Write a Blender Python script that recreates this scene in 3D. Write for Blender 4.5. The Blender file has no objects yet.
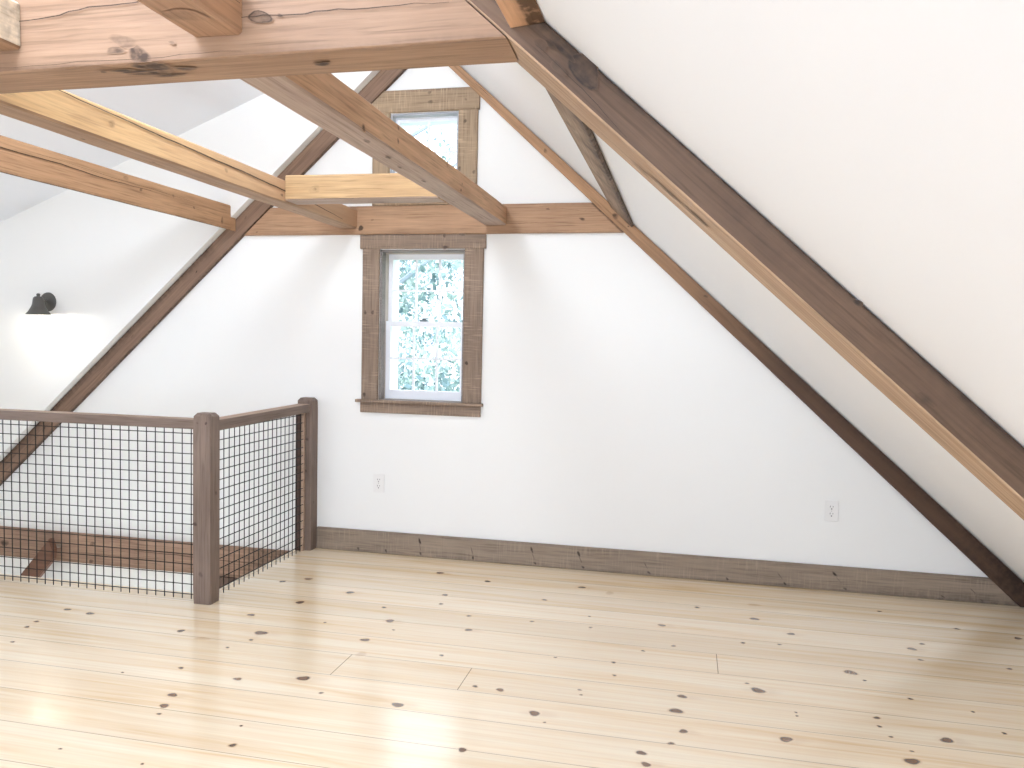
import bpy, bmesh, math, random
from mathutils import Vector, Matrix, noise

SC = bpy.context.scene
COL = SC.collection
random.seed(7)

def lin(c):
    return tuple(((v/255)/12.92 if v/255 <= .04045 else ((v/255+.055)/1.055)**2.4) for v in c) + (1,)

# ------------------------------------------------------------------ materials
def new_mat(name):
    m = bpy.data.materials.new(name); m.use_nodes = True
    nt = m.node_tree; b = nt.nodes['Principled BSDF']
    return m, nt, b

def N(nt, t, **kw):
    n = nt.nodes.new(t)
    for k, v in kw.items():
        if k.startswith('i_'):
            n.inputs[k[2:].replace('_', ' ')].default_value = v
        else:
            setattr(n, k, v)
    return n

def mixc(nt, fac, a, b, blend='MIX'):
    n = nt.nodes.new('ShaderNodeMix'); n.data_type = 'RGBA'; n.blend_type = blend
    for sock, v in ((n.inputs[0], fac), (n.inputs[6], a), (n.inputs[7], b)):
        if isinstance(v, (int, float)): sock.default_value = v
        elif isinstance(v, tuple): sock.default_value = v
        else: nt.links.new(v, sock)
    return n.outputs[2]

def ramp(nt, src, stops):
    r = nt.nodes.new('ShaderNodeValToRGB')
    el = r.color_ramp.elements
    while len(el) < len(stops): el.new(.5)
    for e, (p, c) in zip(el, stops):
        e.position = p; e.color = c
    nt.links.new(src, r.inputs[0])
    return r.outputs[0]

def wood(name, light, dark, knot=(48, 34, 26), rough=.62, grain=.55, saw=0., grad=None, blotch=.35, bump=.25):
    """timber with grain along its own X axis; 'dark' point attribute stains knots, checks and waney edges"""
    m, nt, b = new_mat(name); L = nt.links.new
    tc = N(nt, 'ShaderNodeTexCoord')
    mp = N(nt, 'ShaderNodeMapping'); mp.inputs['Scale'].default_value = (.9, 16, 16); L(tc.outputs['Object'], mp.inputs[0])
    oi = N(nt, 'ShaderNodeObjectInfo')
    sh = N(nt, 'ShaderNodeVectorMath', operation='ADD'); L(mp.outputs[0], sh.inputs[0])
    cx = N(nt, 'ShaderNodeMath', operation='MULTIPLY'); L(oi.outputs['Random'], cx.inputs[0]); cx.inputs[1].default_value = 37
    L(cx.outputs[0], sh.inputs[1])
    n1 = N(nt, 'ShaderNodeTexNoise'); n1.inputs['Scale'].default_value = 2.2; n1.inputs['Detail'].default_value = 7; n1.inputs['Roughness'].default_value = .62
    n1.inputs['Distortion'].default_value = .6; L(sh.outputs[0], n1.inputs['Vector'])
    n2 = N(nt, 'ShaderNodeTexNoise'); n2.inputs['Scale'].default_value = 3.0; n2.inputs['Detail'].default_value = 5
    L(tc.outputs['Object'], n2.inputs['Vector'])
    g = ramp(nt, n1.outputs[0], [(.30, (0, 0, 0, 1)), (.72, (1, 1, 1, 1))])
    mid = tuple(a*.5+c*.5 for a, c in zip(lin(light)[:3], lin(dark)[:3])) + (1,)
    lo = tuple(a*(1-grain)+c*grain for a, c in zip(lin(light)[:3], lin(dark)[:3])) + (1,)
    col = mixc(nt, g, lo, lin(light))
    bl = ramp(nt, n2.outputs[0], [(.42, (0, 0, 0, 1)), (.75, (blotch,)*3 + (1,))])
    col = mixc(nt, bl, col, lin(dark))
    mp2 = N(nt, 'ShaderNodeMapping'); mp2.inputs['Scale'].default_value = (3.2, 75, 75); L(tc.outputs['Object'], mp2.inputs[0])
    sh2 = N(nt, 'ShaderNodeVectorMath', operation='ADD'); L(mp2.outputs[0], sh2.inputs[0]); L(cx.outputs[0], sh2.inputs[1])
    nf = N(nt, 'ShaderNodeTexNoise'); nf.inputs['Scale'].default_value = 1.5; nf.inputs['Detail'].default_value = 5; nf.inputs['Distortion'].default_value = .4
    L(sh2.outputs[0], nf.inputs['Vector'])
    col = mixc(nt, 1., col, ramp(nt, nf.outputs[0], [(.28, (.66, .64, .62, 1)), (.45, (.95, .95, .95, 1)), (.7, (1.1, 1.1, 1.1, 1))]), 'MULTIPLY')
    if grad:                       # (x0, x1, colour): colour shift along the length; rafter stain, joist lamplight
        sx = N(nt, 'ShaderNodeSeparateXYZ'); L(tc.outputs['Object'], sx.inputs[0])
        mr = N(nt, 'ShaderNodeMapRange'); mr.inputs['From Min'].default_value = grad[0]; mr.inputs['From Max'].default_value = grad[1]
        L(sx.outputs[0], mr.inputs['Value'])
        col = mixc(nt, mr.outputs[0], col, mixc(nt, g, tuple(v*.75 for v in lin(grad[2])[:3])+(1,), lin(grad[2])))
    h = n1.outputs[0]
    if saw:
        ms_ = N(nt, 'ShaderNodeMapping'); ms_.inputs['Scale'].default_value = (120, 7, 7); L(tc.outputs['Object'], ms_.inputs[0])
        wv = N(nt, 'ShaderNodeTexNoise'); wv.inputs['Scale'].default_value = 1.; wv.inputs['Detail'].default_value = 3; L(ms_.outputs[0], wv.inputs['Vector'])
        n3 = N(nt, 'ShaderNodeTexNoise'); n3.inputs['Scale'].default_value = 7; L(tc.outputs['Object'], n3.inputs['Vector'])
        w_ = ramp(nt, wv.outputs[0], [(.5, (0, 0, 0, 1)), (.66, (1, 1, 1, 1))]); q_ = ramp(nt, n3.outputs[0], [(.4, (0, 0, 0, 1)), (.62, (1, 1, 1, 1))])
        mm = N(nt, 'ShaderNodeMath', operation='MULTIPLY'); L(w_, mm.inputs[0]); L(q_, mm.inputs[1])
        ms = N(nt, 'ShaderNodeMath', operation='MULTIPLY'); L(mm.outputs[0], ms.inputs[0]); ms.inputs[1].default_value = saw*1.1
        col = mixc(nt, ms.outputs[0], col, tuple(min(1, v*1.7+.02) for v in lin(light)[:3]) + (1,))
    at = N(nt, 'ShaderNodeAttribute', attribute_name='dark')
    n4 = N(nt, 'ShaderNodeTexNoise'); n4.inputs['Scale'].default_value = 42; n4.inputs['Detail'].default_value = 4
    L(tc.outputs['Object'], n4.inputs['Vector'])
    kk = ramp(nt, n4.outputs[0], [(.35, (.55,)*3 + (1,)), (.62, (1.25,)*3 + (1,))])
    df0 = N(nt, 'ShaderNodeMath', operation='MULTIPLY', use_clamp=True); L(at.outputs['Fac'], df0.inputs[0]); L(kk, df0.inputs[1])
    df = N(nt, 'ShaderNodeMath', operation='MINIMUM'); L(df0.outputs[0], df.inputs[0]); df.inputs[1].default_value = .86
    col = mixc(nt, df.outputs[0], col, lin(knot))
    L(col, b.inputs['Base Color'])
    b.inputs['Roughness'].default_value = rough
    b.inputs['Specular IOR Level'].default_value = .3
    bp = N(nt, 'ShaderNodeBump'); bp.inputs['Strength'].default_value = bump; bp.inputs['Distance'].default_value = .006
    L(h, bp.inputs['Height']); L(bp.outputs[0], b.inputs['Normal'])
    return m

def paint(name, c, rough=.6, bump=.05, scale=60, var=.03):
    m, nt, b = new_mat(name); L = nt.links.new
    tc = N(nt, 'ShaderNodeTexCoord')
    n = N(nt, 'ShaderNodeTexNoise'); n.inputs['Scale'].default_value = scale; n.inputs['Detail'].default_value = 4
    L(tc.outputs['Object'], n.inputs['Vector'])
    d = tuple(v*(1-var) for v in lin(c)[:3]) + (1,)
    n2 = N(nt, 'ShaderNodeTexNoise'); n2.inputs['Scale'].default_value = 1.3; L(tc.outputs['Object'], n2.inputs['Vector'])
    L(mixc(nt, n2.outputs[0], d, lin(c)), b.inputs['Base Color'])
    b.inputs['Roughness'].default_value = rough
    b.inputs['Specular IOR Level'].default_value = .25
    bp = N(nt, 'ShaderNodeBump'); bp.inputs['Strength'].default_value = bump; bp.inputs['Distance'].default_value = .003
    L(n.outputs[0], bp.inputs['Height']); L(bp.outputs[0], b.inputs['Normal'])
    return m

BOARD = .211; BOARD0 = -1.112
def floor_mat():
    m, nt, b = new_mat('pine_floor'); L = nt.links.new
    tc = N(nt, 'ShaderNodeTexCoord'); sx = N(nt, 'ShaderNodeSeparateXYZ'); L(tc.outputs['Object'], sx.inputs[0])
    def M(op, a, c=None, clamp=False):
        n = N(nt, 'ShaderNodeMath', operation=op, use_clamp=clamp)
        for i, v in enumerate((a, c)):
            if v is None: continue
            if isinstance(v, (int, float)): n.inputs[i].default_value = v
            else: L(v, n.inputs[i])
        return n.outputs[0]
    r = M('DIVIDE', M('SUBTRACT', sx.outputs[1], BOARD0), BOARD)
    row = M('FLOOR', r); fr = M('FRACT', r)
    edge = M('MINIMUM', fr, M('SUBTRACT', 1., fr))
    seam = M('LESS_THAN', edge, .009)
    hl = M('MULTIPLY', M('LESS_THAN', edge, .04), .5)
    wn = N(nt, 'ShaderNodeTexWhiteNoise', noise_dimensions='1D'); L(M('ADD', row, 11.3), wn.inputs['W'])
    # grain: stretched along X, shifted for each board
    cb = N(nt, 'ShaderNodeCombineXYZ')
    L(M('ADD', M('MULTIPLY', sx.outputs[0], .55), M('MULTIPLY', wn.outputs['Value'], 40.)), cb.inputs[0])
    L(M('MULTIPLY', sx.outputs[1], 11.), cb.inputs[1])
    n1 = N(nt, 'ShaderNodeTexNoise'); n1.inputs['Scale'].default_value = 1.5; n1.inputs['Detail'].default_value = 7
    n1.inputs['Roughness'].default_value = .55; n1.inputs['Distortion'].default_value = .9
    L(cb.outputs[0], n1.inputs['Vector'])
    cb2 = N(nt, 'ShaderNodeCombineXYZ')
    L(M('ADD', M('MULTIPLY', sx.outputs[0], 1.2), M('MULTIPLY', wn.outputs['Value'], 17.)), cb2.inputs[0])
    L(M('MULTIPLY', sx.outputs[1], 70.), cb2.inputs[1])
    n2 = N(nt, 'ShaderNodeTexNoise'); n2.inputs['Scale'].default_value = 1.2; n2.inputs['Detail'].default_value = 5; L(cb2.outputs[0], n2.inputs['Vector'])
    c = ramp(nt, n1.outputs[0], [(.25, lin((234, 201, 156))), (.40, lin((246, 222, 186))), (.55, lin((251, 233, 204))), (.75, lin((253, 241, 216)))])
    c = mixc(nt, M('MULTIPLY', ramp(nt, n2.outputs[0], [(.42, (0, 0, 0, 1)), (.7, (1, 1, 1, 1))]), .20), c, lin((206, 164, 116)))
    tone = ramp(nt, wn.outputs['Value'], [(0, (.84, .78, .70, 1)), (.3, (.97, .95, .92, 1)), (1, (1.03, 1.02, 1.01, 1))])
    c = mixc(nt, .8, c, tone, 'MULTIPLY')
    c = mixc(nt, M('MULTIPLY', hl, wn.outputs['Value']), c, lin((246, 230, 205)))
    c = mixc(nt, M('MULTIPLY', seam, .6), c, lin((150, 110, 70)))
    at = N(nt, 'ShaderNodeAttribute', attribute_name='dark')
    rim = ramp(nt, at.outputs['Fac'], [(0, (0, 0, 0, 1)), (.35, (.35,)*3 + (1,)), (.6, (.95,)*3 + (1,)), (1, (.9,)*3 + (1,))])
    kc = ramp(nt, at.outputs['Fac'], [(.2, lin((190, 126, 74))), (.62, lin((58, 30, 14))), (.8, lin((112, 66, 34))), (1, lin((82, 46, 24)))])
    c = mixc(nt, rim, c, kc)
    L(c, b.inputs['Base Color'])
    b.inputs['Roughness'].default_value = .2
    b.inputs['Specular IOR Level'].default_value = .5
    b.inputs['Coat Weight'].default_value = .75; b.inputs['Coat Roughness'].default_value = .19
    bp = N(nt, 'ShaderNodeBump'); bp.inputs['Strength'].default_value = .06; bp.inputs['Distance'].default_value = .004
    L(n2.outputs[0], bp.inputs['Height']); L(bp.outputs[0], b.inputs['Normal'])
    return m

def metal(name, c, rough=.4, met=.9):
    m, nt, b = new_mat(name); L = nt.links.new
    tc = N(nt, 'ShaderNodeTexCoord'); n = N(nt, 'ShaderNodeTexNoise'); n.inputs['Scale'].default_value = 30
    L(tc.outputs['Object'], n.inputs['Vector'])
    L(mixc(nt, n.outputs[0], tuple(v*.85 for v in lin(c)[:3]) + (1,), lin(c)), b.inputs['Base Color'])
    b.inputs['Metallic'].default_value = met; b.inputs['Roughness'].default_value = rough
    return m

def glass():
    m = bpy.data.materials.new('window_glass'); m.use_nodes = True
    nt = m.node_tree; nt.nodes.clear(); L = nt.links.new
    o = N(nt, 'ShaderNodeOutputMaterial'); t = N(nt, 'ShaderNodeBsdfTransparent'); g = N(nt, 'ShaderNodeBsdfGlossy')
    t.inputs[0].default_value = (.95, .985, 1, 1)
    g.inputs['Roughness'].default_value = .02
    f = N(nt, 'ShaderNodeFresnel'); f.inputs[0].default_value = 1.3
    mx = N(nt, 'ShaderNodeMixShader'); L(f.outputs[0], mx.inputs[0]); L(t.outputs[0], mx.inputs[1]); L(g.outputs[0], mx.inputs[2]); L(mx.outputs[0], o.inputs[0])
    return m

def emit(name, c, s):
    m, nt, b = new_mat(name)
    b.inputs['Base Color'].default_value = c; b.inputs['Emission Color'].default_value = c; b.inputs['Emission Strength'].default_value = s
    return m

def leaf(name, c1, c2):
    m = bpy.data.materials.new(name); m.use_nodes = True
    nt = m.node_tree; b = nt.nodes['Principled BSDF']; L = nt.links.new
    tc = N(nt, 'ShaderNodeTexCoord'); n = N(nt, 'ShaderNodeTexNoise'); n.inputs['Scale'].default_value = 2.5; n.inputs['Detail'].default_value = 3
    L(tc.outputs['Object'], n.inputs['Vector'])
    g = ramp(nt, n.outputs[0], [(.38, (0, 0, 0, 1)), (.62, (1, 1, 1, 1))])
    L(mixc(nt, g, c1, c2), b.inputs['Base Color']); b.inputs['Roughness'].default_value = .7
    return m

WALL = paint('white_drywall', (242, 241, 237))
CEIL = paint('white_ceiling_drywall', (238, 240, 244))
TRIMW = paint('white_vinyl', (240, 242, 246), rough=.4, bump=.0)
PLATE = paint('white_plastic', (238, 236, 232), rough=.35, bump=.0)
SLOT = paint('outlet_slot', (120, 112, 106), rough=.7, bump=0)
FLOOR = floor_mat()
GLASS = glass()
BLACKM = metal('dark_wire', (34, 30, 28), .5, .6)
LAMPM = metal('dark_bronze', (104, 102, 98), .45, .5)
STEEL = metal('steel', (190, 185, 178), .35)
LATCH = metal('latch_metal', (110, 120, 125), .4)

# ------------------------------------------------------------------ helpers
def link(name, me, parent=None, mats=()):
    o = bpy.data.objects.new(name, me); COL.objects.link(o)
    for m in mats: me.materials.append(m)
    if parent: o.parent = parent
    return o

def tag(o, label=None, cat=None, group=None, kind=None):
    if label: o['label'] = label
    if cat: o['category'] = cat
    if group: o['group'] = group
    if kind: o['kind'] = kind
    return o

def empty(name, loc, **kw):
    o = bpy.data.objects.new(name, None); o.empty_display_size = .1; COL.objects.link(o); o.location = loc
    tag(o, **kw); return o

def finish(bm, name, parent=None, mats=(), smooth=False, recalc=True):
    if recalc: bmesh.ops.recalc_face_normals(bm, faces=bm.faces[:])
    me = bpy.data.meshes.new(name); bm.to_mesh(me); bm.free()
    if smooth:
        for p in me.polygons: p.use_smooth = True
    return link(name, me, parent, mats)

def box(bm, a, b, bev=0.):
    r = bmesh.ops.create_cube(bm, size=1)
    vs = r['verts']
    for v in vs:
        v.co = Vector([(a[i]+b[i])/2 + v.co[i]*(b[i]-a[i]) for i in range(3)])
    if bev:
        es = list({e for v in vs for e in v.link_edges})
        bmesh.ops.bevel(bm, geom=es, offset=bev, segments=2, profile=.6, affect='EDGES')

def prismY(bm, poly, y0, y1):
    """extrude an XZ polygon from y0 to y1"""
    a = [bm.verts.new((x, y0, z)) for x, z in poly]; b = [bm.verts.new((x, y1, z)) for x, z in poly]
    bm.faces.new(a); bm.faces.new(b[::-1])
    n = len(poly)
    for i in range(n): bm.faces.new((a[i], b[i], b[(i+1) % n], a[(i+1) % n]))

def tube(bm, p, q, r, n=6, r2=None):
    p, q = Vector(p), Vector(q); d = (q-p).normalized()
    u = d.orthogonal().normalized(); w = d.cross(u); r2 = r if r2 is None else r2
    A = [bm.verts.new(p + (u*math.cos(2*math.pi*k/n) + w*math.sin(2*math.pi*k/n))*r) for k in range(n)]
    B = [bm.verts.new(q + (u*math.cos(2*math.pi*k/n) + w*math.sin(2*math.pi*k/n))*r2) for k in range(n)]
    for k in range(n): bm.faces.new((A[k], A[(k+1) % n], B[(k+1) % n], B[k]))
    bm.faces.new(A[::-1]); bm.faces.new(B)

def lathe(bm, prof, n=32, c=(0, 0, 0), close=False):
    rings = []
    for r, z in prof:
        rings.append([bm.verts.new((c[0]+max(r, 1e-4)*math.cos(2*math.pi*k/n), c[1]+max(r, 1e-4)*math.sin(2*math.pi*k/n), c[2]+z)) for k in range(n)])
    for a, b in zip(rings, rings[1:]):
        for k in range(n): bm.faces.new((a[k], a[(k+1) % n], b[(k+1) % n], b[k]))

def disc(bm, lay, c, u, v, nrm, ru, rv, s=1., seed=0, mi=0, prof=((0, 1.), (.45, .85), (.72, .6), (1., 0.)), n=16, base=0.):
    """a knot: a low elliptical patch whose 'dark' value falls off to its rim"""
    rnd = random.Random(seed); ph = [rnd.uniform(0, 6.28) for _ in range(3)]
    cen = bm.verts.new(c + nrm*.0003); cen[lay] = max(base, prof[0][1]*s)
    prev = None
    for f, d in prof[1:]:
        ring = []
        for k in range(n):
            a = 2*math.pi*k/n
            w = 1 + .13*math.sin(a*2+ph[0]) + .09*math.sin(a*3+ph[1])
            x = bm.verts.new(c + u*(ru*f*w*math.cos(a)) + v*(rv*f*w*math.sin(a)) + nrm*.0003); x[lay] = max(base, d*s)
            ring.append(x)
        for k in range(n):
            if prev is None: fc = bm.faces.new((cen, ring[k], ring[(k+1) % n]))
            else: fc = bm.faces.new((prev[k], ring[k], ring[(k+1) % n], prev[(k+1) % n]))
            fc.material_index = mi
        prev = ring

def timber(name, label, cat, A, B, mats, side=(0, 0, 0, 0), group=None, seg=40, rough=.0022, cham=.007,
           knots=(), cracks=(), darkfn=None, parent=None, seed=1, kind=None, extra=None):
    """hewn timber between two cross-sections; sides: 0 main face, 1 far edge, 2 hidden face, 3 underside"""
    A = [Vector(p) for p in A]; B = [Vector(p) for p in B]; n = len(A)
    cA = sum(A, Vector())/n; cB = sum(B, Vector())/n
    x = (cB-cA).normalized(); up = Vector((0, 0, 1)) if abs(x.z) < .95 else Vector((0, -1, 0))
    y = up.cross(x).normalized(); z = x.cross(y)
    Mx = Matrix((x, y, z)).transposed().to_4x4(); Mx.translation = cA
    Mi = Mx.inverted()
    a = [Mi @ p for p in A]; b = [Mi @ p for p in B]
    bm = bmesh.new(); lay = bm.verts.layers.float.new('dark')
    rnd = random.Random(seed)
    ph = [[rnd.uniform(0, 6.28) for _ in range(4)] for _ in range(n)]
    def ring(t):
        P = [a[i].lerp(b[i], t) for i in range(n)]
        c = sum(P, Vector())/n; out = []
        Lx = (cB-cA).length*t
        def wob(i):
            h = ph[i]
            s = (math.sin(Lx*3.1+h[0]) + .7*math.sin(Lx*7.7+h[1]) + .5*math.sin(Lx*17+h[2]))/2.2
            return rough*(.5+.5*s)
        Q = [P[i] + (c-P[i]).normalized()*wob(i) for i in range(n)]
        for i in range(n):
            p, q = Q[i], Q[(i+1) % n]; l = (q-p).length; f = min(cham/l, .3)
            for v in (f, .14 if f < .12 else f+.05, .5, .86 if f < .12 else .95-f, 1-f):
                out.append((p.lerp(q, v), i, v))
        return out
    rings = []
    for s in range(seg+1):
        t = s/seg; rr = []
        for p, i, v in ring(t):
            k = bm.verts.new(p); k[lay] = max(darkfn(i, v, t) if darkfn else 0., .16 if (v < .03 or v > .97) else 0.)
            rr.append(k)
        rings.append(rr)
    m = len(rings[0])
    for r0, r1 in zip(rings, rings[1:]):
        for k in range(m):
            f = bm.faces.new((r0[k], r0[(k+1) % m], r1[(k+1) % m], r1[k])); f.material_index = side[k//5]
    f = bm.faces.new(rings[0]); f.material_index = side[0]
    f = bm.faces.new(rings[-1][::-1]); f.material_index = side[0]
    if extra: extra(bm, Mi)
    bmesh.ops.recalc_face_normals(bm, faces=bm.faces[:])
    def onside(i, t, v):
        p = a[i].lerp(b[i], t); q = a[(i+1) % n].lerp(b[(i+1) % n], t)
        c = sum((a[j].lerp(b[j], t) for j in range(n)), Vector())/n
        w = (q-p).normalized(); r = p.lerp(q, v)
        ux = (b[i]-a[i]).normalized(); nn = ux.cross(w).normalized()
        if nn.dot(r-c) < 0: nn = -nn
        return r, ux, w, nn
    for j, kn in enumerate(knots):
        i, t, v, ru, rv, s = kn[:6]
        r, ux, w, nn = onside(i, t, v)
        disc(bm, lay, r+nn*(.0004+.00022*j), ux, w, nn, ru, rv, s, seed*31+j, side[i], base=max(0, darkfn(i, v, t)) if darkfn else 0., **({'prof': ((0, .62), (.45, .55), (.78, .62), (.92, 1.), (1.04, 0.))} if len(kn) > 6 else {}))
    for ic, (i, pts, wd) in enumerate(cracks):
        pr = None
        K = []
        for (t0, v0), (t1, v1) in zip(pts, pts[1:]):
            for q in range(6): K.append((t0+(t1-t0)*q/6, v0+(v1-v0)*q/6))
        K.append(pts[-1])
        for j, (t, v) in enumerate(K):
            r, ux, w, nn = onside(i, t, v + .008*math.sin(j*1.1+seed)+.006*math.sin(j*2.7+seed*3))
            ww = wd*(.35 + .65*math.sin(math.pi*(j+.3)/(len(K)-.4)))
            r = r + nn*(.0036+.0003*ic)
            e = [bm.verts.new(r - w*ww/2), bm.verts.new(r + w*ww/2)]
            e[0][lay] = e[1][lay] = 1.2
            if pr: bm.faces.new((pr[0], pr[1], e[1], e[0])).material_index = side[i]
            pr = e
    o = finish(bm, name, parent, mats, recalc=False)
    o.matrix_basis = Mx
    return tag(o, label, cat, group, kind)

# ------------------------------------------------------------------ roof geometry
KR, CR = .9018, 1.7215          # right roof:  z = CR - KR x
KD, CD = .392, 3.826            # shed dormer ceiling: z = CD + KD x
KL, CL = .911, 4.623            # back of the left rafter: z = CL + KL x
RX = (CR-CD)/(KR+KD); RZ = CR-KR*RX
XL, YB = -4.75, -11.0             # dormer wall and the wall behind the viewer
XR = CR/KR
def zr(x): return CR-KR*x
def zd(x): return CD+KD*x

# floor: wide pine boards, open over the stairwell, knots where they show
KNOTS=[(-1.855,-0.991,0.0247),(-1.995,-0.622,0.0217),(-2.107,-0.703,0.0187),(-1.991,-1.219,0.0188),(-1.826,-1.416,0.0309),(-1.824,-1.502,0.0129),(-2.179,-1.49,0.0198),(-2.723,-1.407,0.0207),(-2.863,-1.389,0.0186),(-2.876,-1.562,0.0155),(-2.861,-1.631,0.0152),(-2.779,-1.793,0.0124),(-1.932,-1.842,0.0137),(-1.662,-1.875,0.0172),(-1.42,-1.804,0.027),(-1.297,-1.904,0.0111),(-1.814,-2.061,0.0199),(-1.788,-2.145,0.0193),(-1.766,-2.203,0.0103),(-1.445,-2.207,0.0084),(-1.401,-2.331,0.016),(-1.347,-1.369,0.0219),(-1.681,-0.775,0.0233),(-1.611,-1.217,0.0092),(-1.328,-1.116,0.0235),(-1.27,-1.221,0.0091),(-1.17,-0.818,0.0151),(-1.193,-0.676,0.0182),(-1.337,-0.308,0.0228),(-1.037,-0.387,0.0194),(-1.425,-0.946,0.0148),(-0.988,-0.948,0.0145),(-0.94,-1.128,0.0184),(-0.97,-1.444,0.0126),(-0.755,-1.698,0.0135),(-0.655,-1.703,0.0172),(-0.987,-1.922,0.0236),(-0.671,-2.169,0.0163),(-1.605,-2.502,0.0076),(-1.914,-2.489,0.0078),(-1.874,-1.605,0.0105),(-2.123,-1.939,0.0077),(-0.492,-1.858,0.0234),(-0.445,-1.915,0.007),(0.025,-1.577,0.0192),(0.004,-1.705,0.0258),(0.031,-1.855,0.0174),(-0.103,-2.039,0.0181),(-0.084,-2.107,0.0176),(-0.009,-1.951,0.0135),(0.312,-1.446,0.0296),(0.275,-1.39,0.0101),(0.372,-1.822,0.0242),(0.432,-1.603,0.0074),(0.432,-1.631,0.0074),(0.756,-1.868,0.0265),(0.912,-1.686,0.0246),(0.714,-1.571,0.0148),(0.708,-1.639,0.0108),(0.729,-1.71,0.0088),(0.773,-1.798,0.0085),(0.701,-1.166,0.0274),(0.741,-1.235,0.0103),(0.877,-1.369,0.0118),(1.023,-0.817,0.0207),(1.025,-0.943,0.0133),(1.085,-0.739,0.0141),(1.369,-0.946,0.0131),(1.076,-1.426,0.0095),(1.127,-1.579,0.0108),(1.55,-0.539,0.0194),(1.308,-0.48,0.0149),(0.516,-0.771,0.019),(0.366,-0.606,0.0225),(-0.015,-1.07,0.0135),(-0.144,-1.164,0.011),(-0.073,-0.822,0.0192),(-0.422,-0.793,0.0098),(-0.399,-0.942,0.0118),(-0.679,-0.938,0.012),(-0.677,-0.61,0.0156),(0.093,-0.51,0.0155),(-0.516,-0.346,0.022),(-0.242,-1.453,0.0101),(-0.257,-1.324,0.0127),(-0.501,-1.337,0.0085),(0.289,-0.948,0.0137),(0.448,-0.922,0.0114),(-0.36,-1.623,0.0097),(-0.349,-1.665,0.0076),(0.999,-0.312,0.0131)]
SXE, SYE = -2.342, -1.02        # edges of the stair opening
bm = bmesh.new(); lay = bm.verts.layers.float.new('dark')
prism = [(SXE, 0), (XR, 0), (XR, YB), (XL, YB), (XL, SYE), (SXE, SYE)]
top = [bm.verts.new((x, y, 0)) for x, y in prism]; bot = [bm.verts.new((x, y, -.2)) for x, y in prism]
bm.faces.new(top); bm.faces.new(bot[::-1])
for i in range(6): bm.faces.new((top[i], bot[i], bot[(i+1) % 6], top[(i+1) % 6]))
bmesh.ops.recalc_face_normals(bm, faces=bm.faces[:])
U = Vector((1, 0, 0)); V = Vector((0, 1, 0)); W = Vector((0, 0, 1))
for j, (x, y, r) in enumerate(KNOTS):
    big = r > .016
    disc(bm, lay, Vector((x, y, .0003)), U, V, W, r*1.18, r*1.0, 1. if big else .75, j,
         prof=((0, 1.), (.42, .8), (.62, .62), (.82, .3), (1.05, 0.)))
    if big and j % 2 == 0:      # faint halo of turned grain
        disc(bm, lay, Vector((x+.02, y, .0001)), U, V, W, r*3.2, r*1.5, .16, j+300, prof=((0, 1.), (.5, .8), (1., 0.)))
for (x, y, a, b_) in ((-2.035, -1.543, .05, .018), (.383, -.386, .05, .02), (-.36, -.40, .03, .035), (-1.30, -1.52, .03, .03)):
    disc(bm, lay, Vector((x, y, .0003)), U, V, W, a, b_, .33, 77, prof=((0, 1.), (.6, .8), (1., 0.)))
for x, r0 in ((.167, 0), (-.8125, 2), (-1.335, 2)):          # board ends
    y1 = BOARD0 - BOARD*r0; y0 = y1-BOARD
    vs = [bm.verts.new((x+dx, yy, .0004)) for dx, yy in ((-.0016, y0), (.0016, y0), (.0016, y1), (-.0016, y1))]
    for v in vs: v[lay] = .55
    bm.faces.new(vs)
tag(finish(bm, 'floor', None, [FLOOR], recalc=False), kind='structure')

# gable wall with two window openings
W1 = (-1.847, -1.307, .945, 1.872)      # opening of the tall lower window
W2 = (-1.79, -1.361, 2.25, 2.685)       # opening of the small upper window
bm = bmesh.new()
xs = sorted({XL, W1[0], W1[1], W2[0], W2[1], XR+.05}); zs = sorted({-2.6, 0, W1[2], W1[3], W2[2], W2[3], 3.5})
def hole(x, z):
    return any(w[0] < x < w[1] and w[2] < z < w[3] for w in (W1, W2))
solid = {(i, k) for i in range(len(xs)-1) for k in range(len(zs)-1) if not hole((xs[i]+xs[i+1])/2, (zs[k]+zs[k+1])/2)}
vd = {}
def gv(i, y, k):
    if (i, y, k) not in vd: vd[(i, y, k)] = bm.verts.new((xs[i], y, zs[k]))
    return vd[(i, y, k)]
T = .23
for i, k in solid:
    bm.faces.new((gv(i, 0, k), gv(i+1, 0, k), gv(i+1, 0, k+1), gv(i, 0, k+1)))
    bm.faces.new((gv(i, T, k), gv(i, T, k+1), gv(i+1, T, k+1), gv(i+1, T, k)))
    for di, dk, e in ((-1, 0, ((i, k), (i, k+1))), (1, 0, ((i+1, k), (i+1, k+1))), (0, -1, ((i, k), (i+1, k))), (0, 1, ((i, k+1), (i+1, k+1)))):
        if (i+di, k+dk) not in solid:
            (p, q), (r, s) = e
            bm.faces.new((gv(p, 0, q), gv(p, T, q), gv(r, T, s), gv(r, 0, s)))
for co, no in (((0, 0, CR), (KR, 0, 1)), ((0, 0, CD), (-KD, 0, 1))):
    r = bmesh.ops.bisect_plane(bm, geom=bm.verts[:]+bm.edges[:]+bm.faces[:], plane_co=co, plane_no=no, clear_outer=True)
    bmesh.ops.holes_fill(bm, edges=[e for e in bm.edges if e.is_boundary])
tag(finish(bm, 'wall_back', None, [WALL]), kind='structure')

# furred-out part of the gable wall under the dormer, left of the rafter
bm = bmesh.new()
pk = -1.66
prismY(bm, [(XL, CL+KL*XL+.001), (pk, CL+KL*pk+.001), (pk, zd(pk)), (XL, zd(XL))], -.09, 0)
tag(finish(bm, 'wall_back_dormer', None, [WALL]), kind='structure')

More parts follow.
